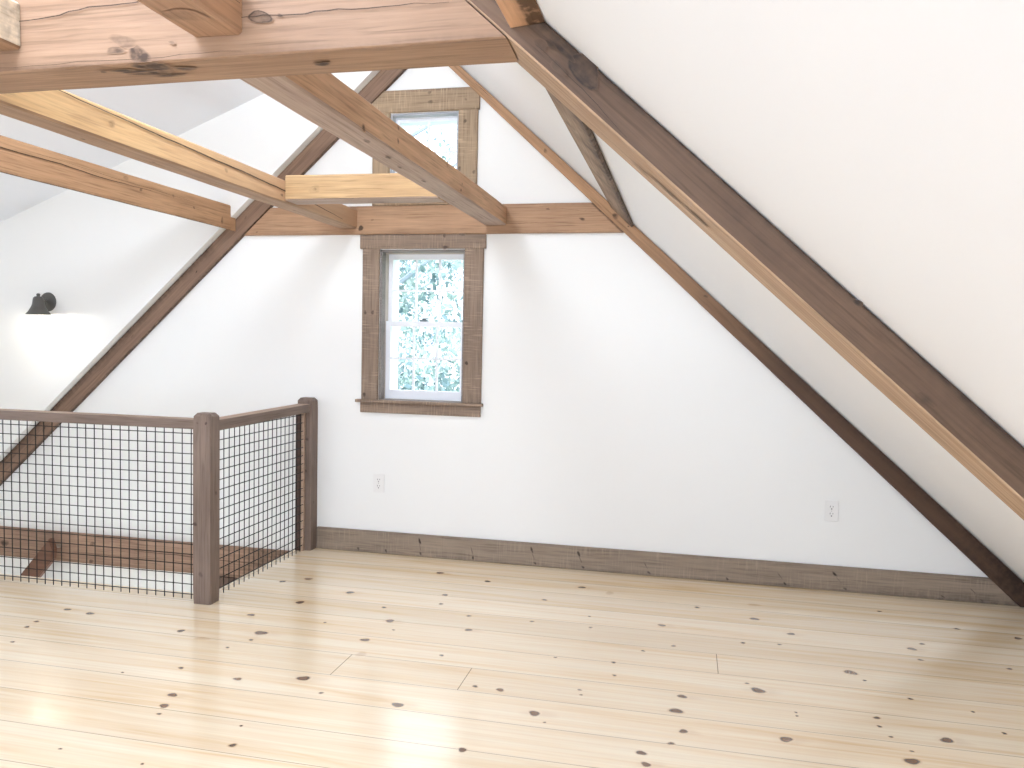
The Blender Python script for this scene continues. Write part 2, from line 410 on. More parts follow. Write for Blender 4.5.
bm = bmesh.new(); prismY(bm, [(RX, RZ), (XR+.02, -.018), (XR+.13, .08), (RX, RZ+.2)], YB, T)
tag(finish(bm, 'ceiling_right_slope', None, [CEIL]), kind='structure')
bm = bmesh.new(); prismY(bm, [(RX, RZ), (RX, RZ+.2), (XL-.15, zd(XL-.15)+.17), (XL-.15, zd(XL-.15))], YB, T)
tag(finish(bm, 'ceiling_dormer', None, [CEIL]), kind='structure')
bm = bmesh.new(); box(bm, (XL-.15, YB, -2.6), (XL, T, zd(XL-.0)-.003))
tag(finish(bm, 'wall_left', None, [WALL]), kind='structure')
bm = bmesh.new(); prismY(bm, [(XL-.15, -2.6), (XR+.1, -2.6), (XR+.1, 0), (RX, RZ+.1), (XL-.15, zd(XL-.15))], YB-.15, YB)
tag(finish(bm, 'wall_front', None, [WALL]), kind='structure')
# the stairwell below the floor
bm = bmesh.new(); box(bm, (SXE-.001, SYE-.12, -2.6), (SXE+.1, 0, -.2)); box(bm, (XL, SYE-.12, -2.6), (SXE-.001, SYE, -.2))
tag(finish(bm, 'wall_stairwell', None, [WALL]), kind='structure')
bm = bmesh.new(); box(bm, (XL-.15, SYE-.12, -2.7), (SXE+.1, T, -2.6))
tag(finish(bm, 'floor_lower', None, [wood('lower_floor_wood', (215, 185, 145), (170, 130, 90), rough=.4)]), kind='structure')

# ------------------------------------------------------------------ timber frame
TAN = dict(knot=(52, 38, 32))
m_tie = wood('tie_front', (164, 134, 109), (128, 98, 76), blotch=.45, grain=.5)
m_tie_u = wood('tie_under', (186, 152, 124), (132, 102, 82), grain=.6)
m_joist = wood('joist_side', (222, 182, 146), (170, 132, 102), grain=.6)
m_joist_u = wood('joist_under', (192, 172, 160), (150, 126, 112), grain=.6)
m_j2 = wood('joist_golden', (222, 186, 134), (188, 146, 102), grad=(.3, 2.0, (192, 154, 122)))  # warm lamplight at the near end is painted in, duller farther back
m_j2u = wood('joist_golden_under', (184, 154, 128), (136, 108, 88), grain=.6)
m_cross = wood('blocking_gold', (196, 164, 122), (164, 128, 90), blotch=.35, grain=.6)
m_wallb = wood('gable_beam', (184, 148, 116), (146, 110, 84), blotch=.45, grain=.6)
m_pl = wood('purlin_warm', (198, 156, 118), (150, 112, 82), grain=.65)
m_pld = wood('purlin_upper', (206, 166, 128), (160, 120, 88))
m_pr = wood('purlin_mottled', (180, 156, 132), (106, 82, 66), blotch=.8, grain=.7)
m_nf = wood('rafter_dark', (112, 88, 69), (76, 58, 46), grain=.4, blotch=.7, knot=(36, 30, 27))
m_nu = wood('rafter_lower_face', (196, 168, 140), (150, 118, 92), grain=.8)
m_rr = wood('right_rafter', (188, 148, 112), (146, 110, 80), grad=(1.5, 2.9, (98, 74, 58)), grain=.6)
m_lr = wood('left_rafter', (146, 118, 98), (108, 84, 70), grain=.6)
m_pf = wood('purlin_near', (222, 178, 144), (180, 136, 106))
m_sb = wood('stair_beam_wood', (178, 146, 124), (122, 96, 80), blotch=.6, grain=.6)
m_hr = wood('handrail_wood', (128, 92, 74), (98, 68, 54), rough=.4)
m_rail = wood('railing_wood', (140, 122, 110), (102, 86, 76), grain=.6, blotch=.5, knot=(62, 46, 42))
m_railt = wood('railing_strip', (186, 160, 140), (146, 122, 104))
m_base = wood('baseboard_wood', (156, 139, 121), (122, 107, 94), saw=.2, blotch=.4, grain=.5, knot=(40, 30, 26))
m_cas = wood('casing_wood', (152, 131, 112), (112, 93, 80), saw=.45, blotch=.4, grain=.6)
m_cas2 = wood('casing_wood_upper', (172, 148, 120), (130, 108, 86), saw=.4, blotch=.35)
m_jamb = wood('jamb_wood', (150, 142, 138), (114, 104, 100))
m_jamb2 = wood('jamb_wood_grey', (190, 192, 198), (150, 152, 160))

YF, YK = -2.93, -2.69           # front and back of the near frame
TZ0, TZ1 = 1.971, 2.175
YT = -2.745
def nb(z): return (1.6205-z)/KR          # underside of near right rafter

# near tie beam
ln = 4.2
timber('tie_beam', 'massive square tie beam crossing the top of the view in front of all others', 'beam',
       [(-4.2, YF, TZ0-.030), (-4.2, YF, TZ1), (-4.2, YT, TZ1), (-4.2, YT, TZ0-.012)],
       [(nb(TZ0)-.004, YF, TZ0), (nb(TZ1)-.004, YF, TZ1), (nb(TZ1)-.004, YT, TZ1), (nb(TZ0+.012)-.004, YT, TZ0+.012)],
       [m_tie, m_tie_u], (0, 0, 0, 1), seg=80, rough=.003, cham=.005, seed=3,
       knots=[(0, .7715, .09, .032, .030, 1.15), (0, .768, .26, .035, .022, .5), (0, .758, .16, .03, .010, .7), (3, .772, .88, .045, .045, 1.1), (3, .762, .60, .06, .018, 1.0), (3, .748, .80, .035, .014, .9), (3, .79, .7, .025, .02, .7), (3, .757, .72, .05, .008, 1.2), (3, .77, .45, .05, .010, .8),
              (0, .8703, .40, .026, .022, .8, 'ring'), (0, .8835, .40, .007, .006, .9), (3, .880, .53, .022, .014, .95), (3, .735, .82, .012, .008, .7), (0, .80, .2, .01, .006, .35)],
       cracks=[(0, [(.665, .50), (.72, .57), (.77, .66), (.82, .66), (.858, .44)], .0034), (0, [(.85, .42), (.885, .40), (.93, .41), (.99, .40)], .0034), (0, [(.66, .06), (.76, .05), (.84, .06)], .0016), (3, [(.88, .5), (.93, .5), (.995, .52)], .0014)])

JG = 'joists resting between the tie beams'
def joist(label, x0, x1, z0, z1, ya, yb, mats, side=(0, 0, 0, 1), **kw):
    return timber('ceiling_joist', label, 'joist', [(x1, ya, z0), (x1, ya, z1), (x0, ya, z1), (x0, ya, z0)],
                  [(x1, yb, z0), (x1, yb, z1), (x0, yb, z1), (x0, yb, z0)], mats, side, **kw)
joist('square joist running back from the front tie beam, ending right above the tall window', -1.186, -1.055, 2.008, 2.119, YT+.001, -.026,
      [m_joist, m_joist_u], seg=50, seed=5, rough=.003,
      knots=[(0, .225, .08, .018, .013, .8), (0, .341, .84, .013, .010, .7), (0, .341, .40, .012, .011, .7), (0, .564, .80, .012, .009, .7), (0, .652, .5, .008, .007, .7), (0, .645, .2, .011, .009, .8),
             (3, .27, .7, .03, .012, .8), (3, .36, .55, .02, .009, .7), (3, .42, .45, .022, .009, .7), (3, .52, .5, .022, .010, .8), (3, .70, .4, .014, .008, .6)],
      cracks=[(0, [(.1, .05), (.3, .0), (.45, .03)], .001)])
joist('golden cracked joist left of the blocking, its far end tucked under the gable peak', -2.107, -1.99, 1.998, 2.114, YT+.001, -.026,
      [m_j2, m_j2u], seg=50, seed=8, rough=.003,
      knots=[(0, .22, .55, .022, .013, .5), (0, .66, .3, .014, .01, .55), (0, .48, .45, .015, .012, .35), (3, .2, .4, .012, .008, .6), (3, .33, .5, .014, .007, .6), (3, .75, .5, .015, .008, .5)],
      cracks=[(0, [(.12, .9), (.25, .80), (.4, .70), (.55, .62), (.68, .5), (.80, .42), (.92, .2)], .0065)])
joist('joist butting into the front of the big tie beam, left of top centre', -1.137, -1.01, 2.014, 2.13, YB+.003, YF-.001,
      [m_j2b := wood('joist_near', (192, 154, 122), (152, 116, 90)), m_jnu := wood('joist_near_under', (192, 156, 130), (150, 118, 98))], seg=60, seed=12, rough=.003,
      cracks=[(0, [(.8, .5), (.93, .62), (.998, .55)], .004)], knots=[(3, .985, .5, .03, .05, .3)])
joist('pale joist stub butting into the big tie beam, at the top left corner', -1.73, -1.607, 2.014, 2.13, YB+.003, YF-.001,
      [wood('joist_lit_cream', (255, 240, 214), (236, 208, 172), grain=.4), m_tie_u], seg=60, seed=14, rough=.003,  # near-white cream stands in for warm light on the side face
      darkfn=lambda i, v, t: .5*max(0, (t-.996)/.004) if i == 0 else 0)
timber('blocking_beam', 'short golden crosspiece spanning between the two long joists', 'beam',
       [(-1.988, -.92, 2.010), (-1.988, -.92, 2.138), (-1.988, -.79, 2.138), (-1.988, -.79, 2.010)],
       [(-1.188, -.92, 2.010), (-1.188, -.92, 2.134), (-1.188, -.79, 2.134), (-1.188, -.79, 2.010)],
       [m_cross, m_joist_u], (0, 0, 0, 1), seg=24, seed=21, knots=[(0, .2, .42, .032, .024, .18), (0, .2, .42, .014, .012, .42), (3, .6, .4, .02, .01, .6)],
       cracks=[(0, [(.02, .04), (.4, .03), (.95, .06)], .002)])
timber('gable_beam', 'long horizontal beam on the end wall directly above the tall window', 'beam',
       [(-2.756, -.025, 1.962), (-2.567, -.025, 2.134), (-2.567, 0, 2.134), (-2.756, 0, 1.962)],
       [(-.371, -.025, 1.962), (-.556, -.025, 2.134), (-.556, 0, 2.134), (-.371, 0, 1.962)],
       [m_wallb], seg=120, seed=23, darkfn=lambda i, v, t: 1. if (t > .993 and i == 0) else 0., cham=.003, rough=.0015,
       knots=[(0, .325, .22, .018, .022, 1.2), (0, .93, .45, .02, .014, .7), (0, .03, .12, .01, .008, .7), (0, .86, .8, .012, .008, .5), (0, .35, .5, .01, .01, .3), (0, .72, .55, .006, .006, .8)],
       cracks=[(0, [(.66, .36), (.75, .33), (.83, .34)], .002), (0, [(.84, .9), (.95, .72), (.98, .7)], .0012)])

RG = 'sloping rafters'
# right gable rafter
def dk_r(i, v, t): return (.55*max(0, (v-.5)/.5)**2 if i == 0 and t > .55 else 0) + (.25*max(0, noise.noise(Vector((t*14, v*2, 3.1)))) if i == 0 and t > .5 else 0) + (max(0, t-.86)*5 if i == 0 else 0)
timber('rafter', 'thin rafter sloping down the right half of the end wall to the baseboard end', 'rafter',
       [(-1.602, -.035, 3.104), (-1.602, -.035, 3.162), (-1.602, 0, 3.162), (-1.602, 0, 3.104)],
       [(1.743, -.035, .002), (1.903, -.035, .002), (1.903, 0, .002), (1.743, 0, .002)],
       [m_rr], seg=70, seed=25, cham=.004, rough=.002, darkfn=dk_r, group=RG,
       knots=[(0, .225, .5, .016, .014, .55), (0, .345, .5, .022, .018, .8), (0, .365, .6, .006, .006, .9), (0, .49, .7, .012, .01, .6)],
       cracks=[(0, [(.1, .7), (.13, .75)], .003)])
timber('rafter', 'thin rafter sloping down the left half of the end wall beside the lamp', 'rafter',
       [(-1.606, -.035, 3.018), (-1.606, -.035, 3.160), (-1.606, 0, 3.160), (-1.606, 0, 3.018)],
       [(XL+.003, -.035, .145), (XL+.003, -.035, .297), (XL+.003, 0, .297), (XL+.003, 0, .145)],
       [m_lr], seg=70, seed=27, cham=.004, rough=.003, group=RG,
       darkfn=lambda i, v, t: (.9*max(0, (v-.72)/.28) if i == 0 and t > .43 else 0)+(.6 if i == 3 else 0),
       knots=[(0, .84, .45, .02, .016, .7), (0, .47, .45, .01, .008, .9), (0, .36, .6, .012, .01, .4), (0, .62, .5, .016, .012, .35)])
# near right rafter
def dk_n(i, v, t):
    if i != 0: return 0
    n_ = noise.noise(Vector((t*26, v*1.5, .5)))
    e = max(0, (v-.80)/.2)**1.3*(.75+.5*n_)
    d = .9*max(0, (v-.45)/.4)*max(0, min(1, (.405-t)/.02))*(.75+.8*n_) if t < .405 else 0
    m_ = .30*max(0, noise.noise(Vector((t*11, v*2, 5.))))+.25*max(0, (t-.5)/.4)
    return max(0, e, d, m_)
ztop = zr(-1.6)
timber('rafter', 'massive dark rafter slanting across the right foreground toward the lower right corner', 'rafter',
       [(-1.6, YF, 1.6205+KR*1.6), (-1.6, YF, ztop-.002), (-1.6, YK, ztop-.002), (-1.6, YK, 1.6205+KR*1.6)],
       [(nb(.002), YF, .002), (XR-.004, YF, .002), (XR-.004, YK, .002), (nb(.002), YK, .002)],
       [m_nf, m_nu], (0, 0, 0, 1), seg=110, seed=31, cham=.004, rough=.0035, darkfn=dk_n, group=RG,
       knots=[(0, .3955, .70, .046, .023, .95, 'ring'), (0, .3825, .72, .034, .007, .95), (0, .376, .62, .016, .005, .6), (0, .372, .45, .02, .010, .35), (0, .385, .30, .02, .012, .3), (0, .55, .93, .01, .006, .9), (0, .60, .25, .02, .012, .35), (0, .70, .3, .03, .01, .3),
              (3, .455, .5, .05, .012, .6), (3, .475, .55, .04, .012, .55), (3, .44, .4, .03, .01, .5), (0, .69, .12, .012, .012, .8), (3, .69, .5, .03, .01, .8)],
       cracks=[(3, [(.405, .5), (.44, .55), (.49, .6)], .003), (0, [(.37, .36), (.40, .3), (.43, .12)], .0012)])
# black shadow joint between tie and rafter is the real gap left above

PG = 'purlins running along the roof slopes'
E1 = Vector((-.445, 0, 2.098)); E2 = Vector((-.325, 0, 1.987)); E2c = Vector((-.3135, 0, 2.0015)); E1c = Vector((-.4315, 0, 2.108))
def at(p, y): return (p.x, y, p.z)
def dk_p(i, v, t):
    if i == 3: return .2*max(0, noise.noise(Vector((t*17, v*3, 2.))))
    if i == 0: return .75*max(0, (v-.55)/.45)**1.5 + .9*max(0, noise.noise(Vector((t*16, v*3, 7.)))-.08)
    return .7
timber('purlin', 'mottled purlin under the right slope, running from the dark rafter to the end wall', 'purlin',
       [at(p, YK+.002) for p in (E1, E2, E2c, E1c)], [at(p, -.037) for p in (E1, E2, E2c, E1c)],
       [m_pr], seg=60, seed=33, cham=.003, rough=.0015, group=PG, darkfn=dk_p,
       knots=[(0, .92, .4, .012, .012, .9), (0, .97, .8, .02, .02, .8), (0, .55, .5, .03, .02, .4), (0, .18, .35, .03, .02, .5), (0, .3, .3, .03, .03, .45)])
PF = [(-.386, 1.990), (-.343, 1.994), (-.3105, 1.9985), (-.386, 2.066)]
timber('purlin', 'orange purlin with a black edge, meeting the dark rafter at the top edge', 'purlin',
       [(x, YB+.003, z) for x, z in PF], [(x, YF-.002, z) for x, z in PF], [m_pf], seg=60, seed=35, cham=.002, rough=.001, group=PG,
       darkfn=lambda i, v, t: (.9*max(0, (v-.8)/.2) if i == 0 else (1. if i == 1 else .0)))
# left purlin, cut over the furred wall and tenoned to the rafter
PA = [(-2.806, 1.984), (-2.806, 2.142), (-2.93, 2.142), (-2.93, 2.062)]
def tenon(bm, Mi):
    pts = [(-2.806, 1.986), (-2.806, 2.084), (-2.85, 2.084), (-2.85, 2.016)]
    r = [[bm.verts.new(Mi @ Vector((x, y, z))) for x, z in pts] for y in (-.0915, -.037)]
    bm.faces.new(r[0]); bm.faces.new(r[1][::-1])
    for k in range(4): bm.faces.new((r[0][k], r[0][(k+1) % 4], r[1][(k+1) % 4], r[1][k]))
timber('purlin', 'lowest long beam at far left, notched where it meets the left rafter', 'purlin',
       [(x, YK-1.2, z) for x, z in PA], [(x, -.091, z) for x, z in PA], [m_pl, m_pld], seg=60, seed=37, cham=.006, rough=.003, group=PG,
       extra=tenon, darkfn=lambda i, v, t: .8 if i == 3 else (.5*max(0, (.1-v)/.1) if i == 0 else 0),
       knots=[(0, .78, .6, .015, .01, .5), (0, .9, .5, .012, .01, .5), (0, .85, .7, .015, .01, .4), (0, .975, .3, .014, .03, .55), (0, .75, .85, .02, .015, .3)],
       cracks=[(0, [(.35, .66), (.5, .64), (.62, .68), (.72, .62), (.80, .66)], .004), (0, [(.6, .78), (.75, .72), (.9, .70)], .0015)])

# floor-level beam in the stairwell and the wall handrail below it
timber('stairwell_beam', 'horizontal brown beam at floor level on the end wall, behind the wire railing', 'beam',
       [(XL+.003, -.03, -.235), (XL+.003, -.03, -.03), (XL+.003, 0, -.03), (XL+.003, 0, -.235)],
       [(SXE-.006, -.03, -.235), (SXE-.006, -.03, -.033), (SXE-.006, 0, -.033), (SXE-.006, 0, -.235)],
       [m_sb], seg=40, seed=41, cham=.004, knots=[(0, .03, .75, .05, .035, .95), (0, .07, .45, .035, .03, .8), (0, .365, .7, .025, .016, .8), (0, .36, .1, .02, .016, .9), (0, .70, .15, .03, .025, 1.0), (0, .69, .2, .012, .01, .6), (0, .2, .1, .03, .01, .6), (0, .9, .5, .02, .02, 1.)],
       cracks=[(0, [(.5, .6), (.7, .55), (.95, .5)], .004), (0, [(.3, .4), (.45, .35), (.6, .4)], .002), (0, [(.05, .2), (.2, .15)], .002)],
       darkfn=lambda i, v, t: .45*max(0, (t-.82)/.05) if (i == 0 and t < .87) else (.45 if i == 0 and t >= .87 else 0))
hroot = empty('stair_handrail', (-4.2, -.09, -.2), label='sloping dark brown handrail on the wall under the stairwell beam', cat='handrail')
def hp(s, o): # along the slope, offset normal
    d = Vector((-.66, 0, -.75)); nn = Vector((.75, 0, -.66)); p = Vector((-4.075, 0, -.085)) + d*s + nn*o
    return p
A_ = [hp(0, .03), hp(.02, -.05)]; B_ = [hp(.62, .06), hp(.62, -.05)]
bmh = bmesh.new()
prismY(bmh, [(p.x, p.z) for p in (hp(-.01, -.05), hp(.03, .02), hp(.09, .06), hp(.62, .06), hp(.62, -.05))], -.15, -.105)
bmesh.ops.bevel(bmh, geom=bmh.edges[:], offset=.006, segments=2, affect='EDGES')
o = finish(bmh, 'rail', None, [m_hr]); o.parent = hroot; o.matrix_parent_inverse = Matrix.Translation(-Vector(hroot.location))
bmh = bmesh.new(); q = hp(.10, -.02)
tube(bmh, (q.x+.03, -.13, q.z+.045), (q.x+.03, -.031, q.z+.02), .012, 10)
o = finish(bmh, 'bracket', None, [STEEL]); o.parent = hroot; o.matrix_parent_inverse = Matrix.Translation(-Vector(hroot.location)); tag(o, 'shiny steel bracket')

# baseboard
BBT = [0.071, 0.117, 0.174, 0.258, 0.354, 0.426, 0.522, 0.632, 0.71, 0.789, 0.913, 0.959]
BBK = []
for t_, k_ in zip(BBT, (0, 0, 2, 1, 3, 3, 1, 0, 1, 2, 0, 1)):
    BBK.append((t_, .14, .009, .012, .85))
    if k_ > 0: BBK.append((t_+.001, .45, .004, .03, .5))
    if k_ > 1: BBK.append((t_+.002, .70, .009, .022, .9))
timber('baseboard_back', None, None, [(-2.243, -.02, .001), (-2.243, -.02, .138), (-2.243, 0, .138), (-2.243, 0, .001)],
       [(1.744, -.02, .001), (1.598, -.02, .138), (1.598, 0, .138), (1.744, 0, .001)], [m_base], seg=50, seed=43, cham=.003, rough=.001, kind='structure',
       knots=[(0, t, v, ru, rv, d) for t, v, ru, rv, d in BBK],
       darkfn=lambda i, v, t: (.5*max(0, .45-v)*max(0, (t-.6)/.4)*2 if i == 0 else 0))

# ------------------------------------------------------------------ windows
def child(bm, name, parent, mats, label=None, **kw):
    o = finish(bm, name, parent, mats, **kw)
    o.matrix_parent_inverse = Matrix.Translation(-Vector(parent.location)) if not parent.parent else Matrix.Identity(4)
    if label: o['label'] = label
    return o

def board(parent, name, a, b, mat, grain='X', seed=0, knots=(), label=None):
    """a casing board between box corners, grain along X or Z"""
    if grain == 'X':
        A = [(a[0], a[1], a[2]), (a[0], a[1], b[2]), (a[0], b[1], b[2]), (a[0], b[1], a[2])]
        B = [(b[0], p[1], p[2]) for p in A]
    else:
        A = [(a[0], a[1], b[2]), (b[0], a[1], b[2]), (b[0], b[1], b[2]), (a[0], b[1], b[2])]
        B = [(p[0], p[1], a[2]) for p in A]
    o = timber(name, label, None, A, B, [mat], seg=16, cham=.003, rough=.0008, seed=seed, knots=knots)
    o.matrix_basis = Matrix.Translation(-Vector(parent.location)) @ o.matrix_basis; o.parent = parent
    return o

def sash(parent, name, x0, x1, z0, z1, y, stile, topr, botr, nx, nz, mun=.012, th=.03):
    bm = bmesh.new()
    box(bm, (x0, y, z0), (x0+stile, y+th, z1), .002); box(bm, (x1-stile, y, z0), (x1, y+th, z1), .002)
    box(bm, (x0+stile, y, z0), (x1-stile, y+th, z0+botr), .002); box(bm, (x0+stile, y, z1-topr), (x1-stile, y+th, z1), .002)
    gx0, gx1, gz0, gz1 = x0+stile, x1-stile, z0+botr, z1-topr
    for k in range(1, nx):
        c = gx0+(gx1-gx0)*k/nx; box(bm, (c-mun/2, y+.006, gz0), (c+mun/2, y+th-.008, gz1))
    for k in range(1, nz):
        c = gz0+(gz1-gz0)*k/nz; box(bm, (gx0, y+.0065, c-mun/2), (gx1, y+th-.0085, c+mun/2))
    o = child(bm, name, parent, [TRIMW])
    bm = bmesh.new(); vs = [bm.verts.new(p) for p in ((gx0, y+.014, gz0), (gx1, y+.014, gz0), (gx1, y+.014, gz1), (gx0, y+.014, gz1))]; bm.faces.new(vs)
    p = finish(bm, 'pane', o, [GLASS])
    return o

win = empty('window_1', (-1.577, 0, .9), kind='structure')
board(win, 'header', (-1.971, -.022, 1.876), (-1.180, -.001, 1.9605), m_cas, 'X', 51, [(0, .68, .88, .012, .012, .9), (0, .69, .08, .022, .012, .9), (0, .82, .97, .02, .01, .7)])
board(win, 'side_casing', (-1.956, -.019, .9565), (-1.847, -.001, 1.8755), m_cas, 'Z', 52, [(0, .42, .2, .014, .012, .9), (0, .42, .65, .014, .012, .9), (0, .97, .2, .014, .014, .9)])
board(win, 'side_casing', (-1.307, -.019, .9565), (-1.192, -.001, 1.8755), m_cas, 'Z', 53, [(0, .74, .2, .014, .012, 1.)])
board(win, 'stool', (-1.984, -.045, .938), (-1.180, -.001, .956), m_cas, 'X', 54)
board(win, 'apron', (-1.960, -.019, .874), (-1.195, -.001, .9375), m_cas, 'X', 55)
bm = bmesh.new()
for a, b in (((W1[0], 0, W1[2]), (W1[0]+.012, .06, W1[3])), ((W1[1]-.012, 0, W1[2]), (W1[1], .06, W1[3])), ((W1[0], 0, W1[3]-.012), (W1[1], .06, W1[3])), ((W1[0], .0, W1[2]), (W1[1], .06, W1[2]+.012))): box(bm, a, b)
child(bm, 'jamb', win, [m_jamb])
bm = bmesh.new()
for a, b in (((W1[0], .06, W1[2]), (W1[0]+.014, .137, W1[3])), ((W1[1]-.014, .06, W1[2]), (W1[1], .137, W1[3])), ((W1[0]+.014, .06, W1[3]-.016), (W1[1]-.014, .137, W1[3])), ((W1[0]+.014, .06, W1[2]), (W1[1]-.014, .137, W1[2]+.014))): box(bm, a, b)
child(bm, 'window_liner', win, [m_liner := paint('liner_tan', (196, 186, 176), bump=0)])
bm = bmesh.new()
for a, b in (((W1[0], .1375, W1[2]), (W1[0]+.03, T+.02, W1[3])), ((W1[1]-.03, .1375, W1[2]), (W1[1], T+.02, W1[3])), ((W1[0]+.03, .1375, W1[3]-.03), (W1[1]-.03, T+.02, W1[3])), ((W1[0]+.03, .1375, W1[2]), (W1[1]-.03, T+.02, W1[2]+.02))): box(bm, a, b)
child(bm, 'exterior_frame', win, [TRIMW])
lo = sash(win, 'lower_sash', W1[0]+.014, W1[1]-.014, W1[2]+.014, 1.441, .07, .030, .033, .055, 3, 2)
up = sash(win, 'upper_sash', W1[0]+.014, W1[1]-.014, 1.408, W1[3]-.016, .105, .028, .034, .033, 3, 2)
bm = bmesh.new(); box(bm, (-1.615, .072, 1.4415), (-1.565, .098, 1.452), .003); box(bm, (-1.60, .076, 1.452), (-1.578, .094, 1.462), .003); box(bm, (-1.592, .066, 1.455), (-1.555, .074, 1.462), .002)
child(bm, 'sash_latch', win, [LATCH])

win2 = empty('window_2', (-1.577, 0, 2.2), kind='structure')
board(win2, 'header', (-1.915, -.022, 2.687), (-1.235, -.001, 2.818), m_cas2, 'X', 56, [(0, .55, .82, .014, .012, .5), (0, .56, .4, .02, .014, .55), (0, .88, .45, .01, .01, .5)])
board(win2, 'side_casing', (-1.900, -.019, 2.1365), (-1.79, -.001, 2.6865), m_cas2, 'Z', 57)
board(win2, 'side_casing', (-1.361, -.019, 2.1365), (-1.243, -.001, 2.6865), m_cas2, 'Z', 58, [(0, .12, .35, .014, .012, .6), (0, .62, .1, .014, .012, .8), (0, .66, .85, .012, .012, .7)])
board(win2, 'apron', (-1.789, -.019, 2.1365), (-1.362, -.001, 2.25), m_cas2, 'X', 59)
bm = bmesh.new()
for a, b in (((W2[0], 0, W2[2]), (W2[0]+.012, .05, W2[3])), ((W2[1]-.012, 0, W2[2]), (W2[1], .05, W2[3])), ((W2[0]+.012, 0, W2[3]-.012), (W2[1]-.012, .05, W2[3])), ((W2[0]+.012, .0, W2[2]), (W2[1]-.012, .05, W2[2]+.012))): box(bm, a, b)
child(bm, 'jamb', win2, [m_jamb2])
bm = bmesh.new()
for a, b in (((W2[0], .05, W2[2]), (W2[0]+.014, T, W2[3])), ((W2[1]-.014, .05, W2[2]), (W2[1], T, W2[3])), ((W2[0]+.014, .05, W2[3]-.014), (W2[1]-.014, T, W2[3])), ((W2[0]+.014, .05, W2[2]), (W2[1]-.014, T, W2[2]+.014))): box(bm, a, b)
child(bm, 'window_liner', win2, [TRIMW])
sash(win2, 'sash', W2[0]+.014, W2[1]-.014, W2[2]+.014, W2[3]-.014, .07, .022, .022, .026, 2, 2)

# ------------------------------------------------------------------ stair railing
RAIL = empty('stair_railing', (-2.29, -1.1, 0), label='brown wooden stair railing with black wire grid panels around the stairwell', cat='railing')
def rchild(o, label=None):
    o.matrix_basis = Matrix.Translation(-Vector(RAIL.location)) @ o.matrix_basis; o.parent = RAIL
    if label: o['label'] = label
    return o
def post(x0, x1, y0, y1, h, seed, knots):
    c = .012; A = [(x0, y0), (x1, y0), (x1, y1), (x0, y1)]
    bm = bmesh.new(); lay = bm.verts.layers.float.new('dark')
    def rg(z, i): return [bm.verts.new((x0+i if k in (0, 3) else x1-i, y0+i if k < 2 else y1-i, z)) for k in range(4)]
    # local X runs up the post so that the grain does too
    R_ = [rg(.001, 0)] + [rg(h*k/12, 0) for k in range(1, 12)] + [rg(h-.016, 0), rg(h, c)]
    for a, b in zip(R_, R_[1:]):
        for k in range(4): bm.faces.new((a[k], a[(k+1) % 4], b[(k+1) % 4], b[k]))
    bm.faces.new(R_[0][::-1]); bm.faces.new(R_[-1])
    es = [e for e in bm.edges if abs(e.verts[0].co.z-e.verts[1].co.z) > .005]
    bmesh.ops.bevel(bm, geom=es, offset=.005, segments=2, affect='EDGES')
    bmesh.ops.recalc_face_normals(bm, faces=bm.faces[:])
    for j, (f, u, z, r, s) in enumerate(knots):
        if f == 0: disc(bm, lay, Vector((x0+(x1-x0)*u, y0-.0005, z)), Vector((1, 0, 0)), W, Vector((0, -1, 0)), r, r*1.1, s, seed+j)
        else: disc(bm, lay, Vector((x1+.0005, y0+(y1-y0)*u, z)), V, W, Vector((1, 0, 0)), r, r*1.1, s, seed+j)
    Q = Matrix(((0, -1, 0), (0, 0, -1), (1, 0, 0))).to_4x4()  # local x -> world z
    Mx = Matrix.Translation(((x0+x1)/2, (y0+y1)/2, 0)) @ Matrix(((0, 0, 1, 0), (0, 1, 0, 0), (1, 0, 0, 0), (0, 0, 0, 1)))
    Mx = Matrix.Translation(((x0+x1)/2, (y0+y1)/2, 0)) @ Matrix(((0, 0, -1, 0), (0, 1, 0, 0), (1, 0, 0, 0), (0, 0, 0, 1)))
    bmesh.ops.transform(bm, matrix=Mx.inverted(), verts=bm.verts)
    o = finish(bm, 'post', None, [m_rail], recalc=False); o.matrix_basis = Mx
    return rchild(o)
PX0, PX1 = -2.348, -2.253
post(PX0, PX1, -1.152, -1.072, .948, 60, [(0, .12, .40, .012, .8), (0, .45, .15, .014, .5), (0, .75, .90, .008, .8), (0, .25, .9, .006, .6), (1, .6, .55, .012, .5)])
post(PX0+.002, PX1+.003, -.088, -.003, .954, 64, [(0, .7, .7, .012, .6), (0, .6, .5, .012, .7), (1, .4, .3, .01, .5)])
rchild(timber('top_rail', None, None, [(XL+.003, -1.142, .866), (XL+.003, -1.142, .916), (XL+.003, -1.055, .916), (XL+.003, -1.055, .866)],
              [(PX0-.001, -1.142, .866), (PX0-.001, -1.142, .914), (PX0-.001, -1.055, .914), (PX0-.001, -1.055, .866)], [m_rail, m_railt], (0, 1, 0, 0), seg=30, seed=66, cham=.003, rough=.001))
rchild(timber('top_rail', None, None, [(PX1-.004, -1.071, .856), (PX1-.004, -1.071, .910), (PX0+.006, -1.071, .910), (PX0+.006, -1.071, .856)],
              [(PX1-.004, -.089, .868), (PX1-.004, -.089, .918), (PX0+.006, -.089, .918), (PX0+.006, -.089, .868)], [m_rail, m_railt], (0, 1, 0, 0), seg=20, seed=67, cham=.003, rough=.001))
WR = .0025
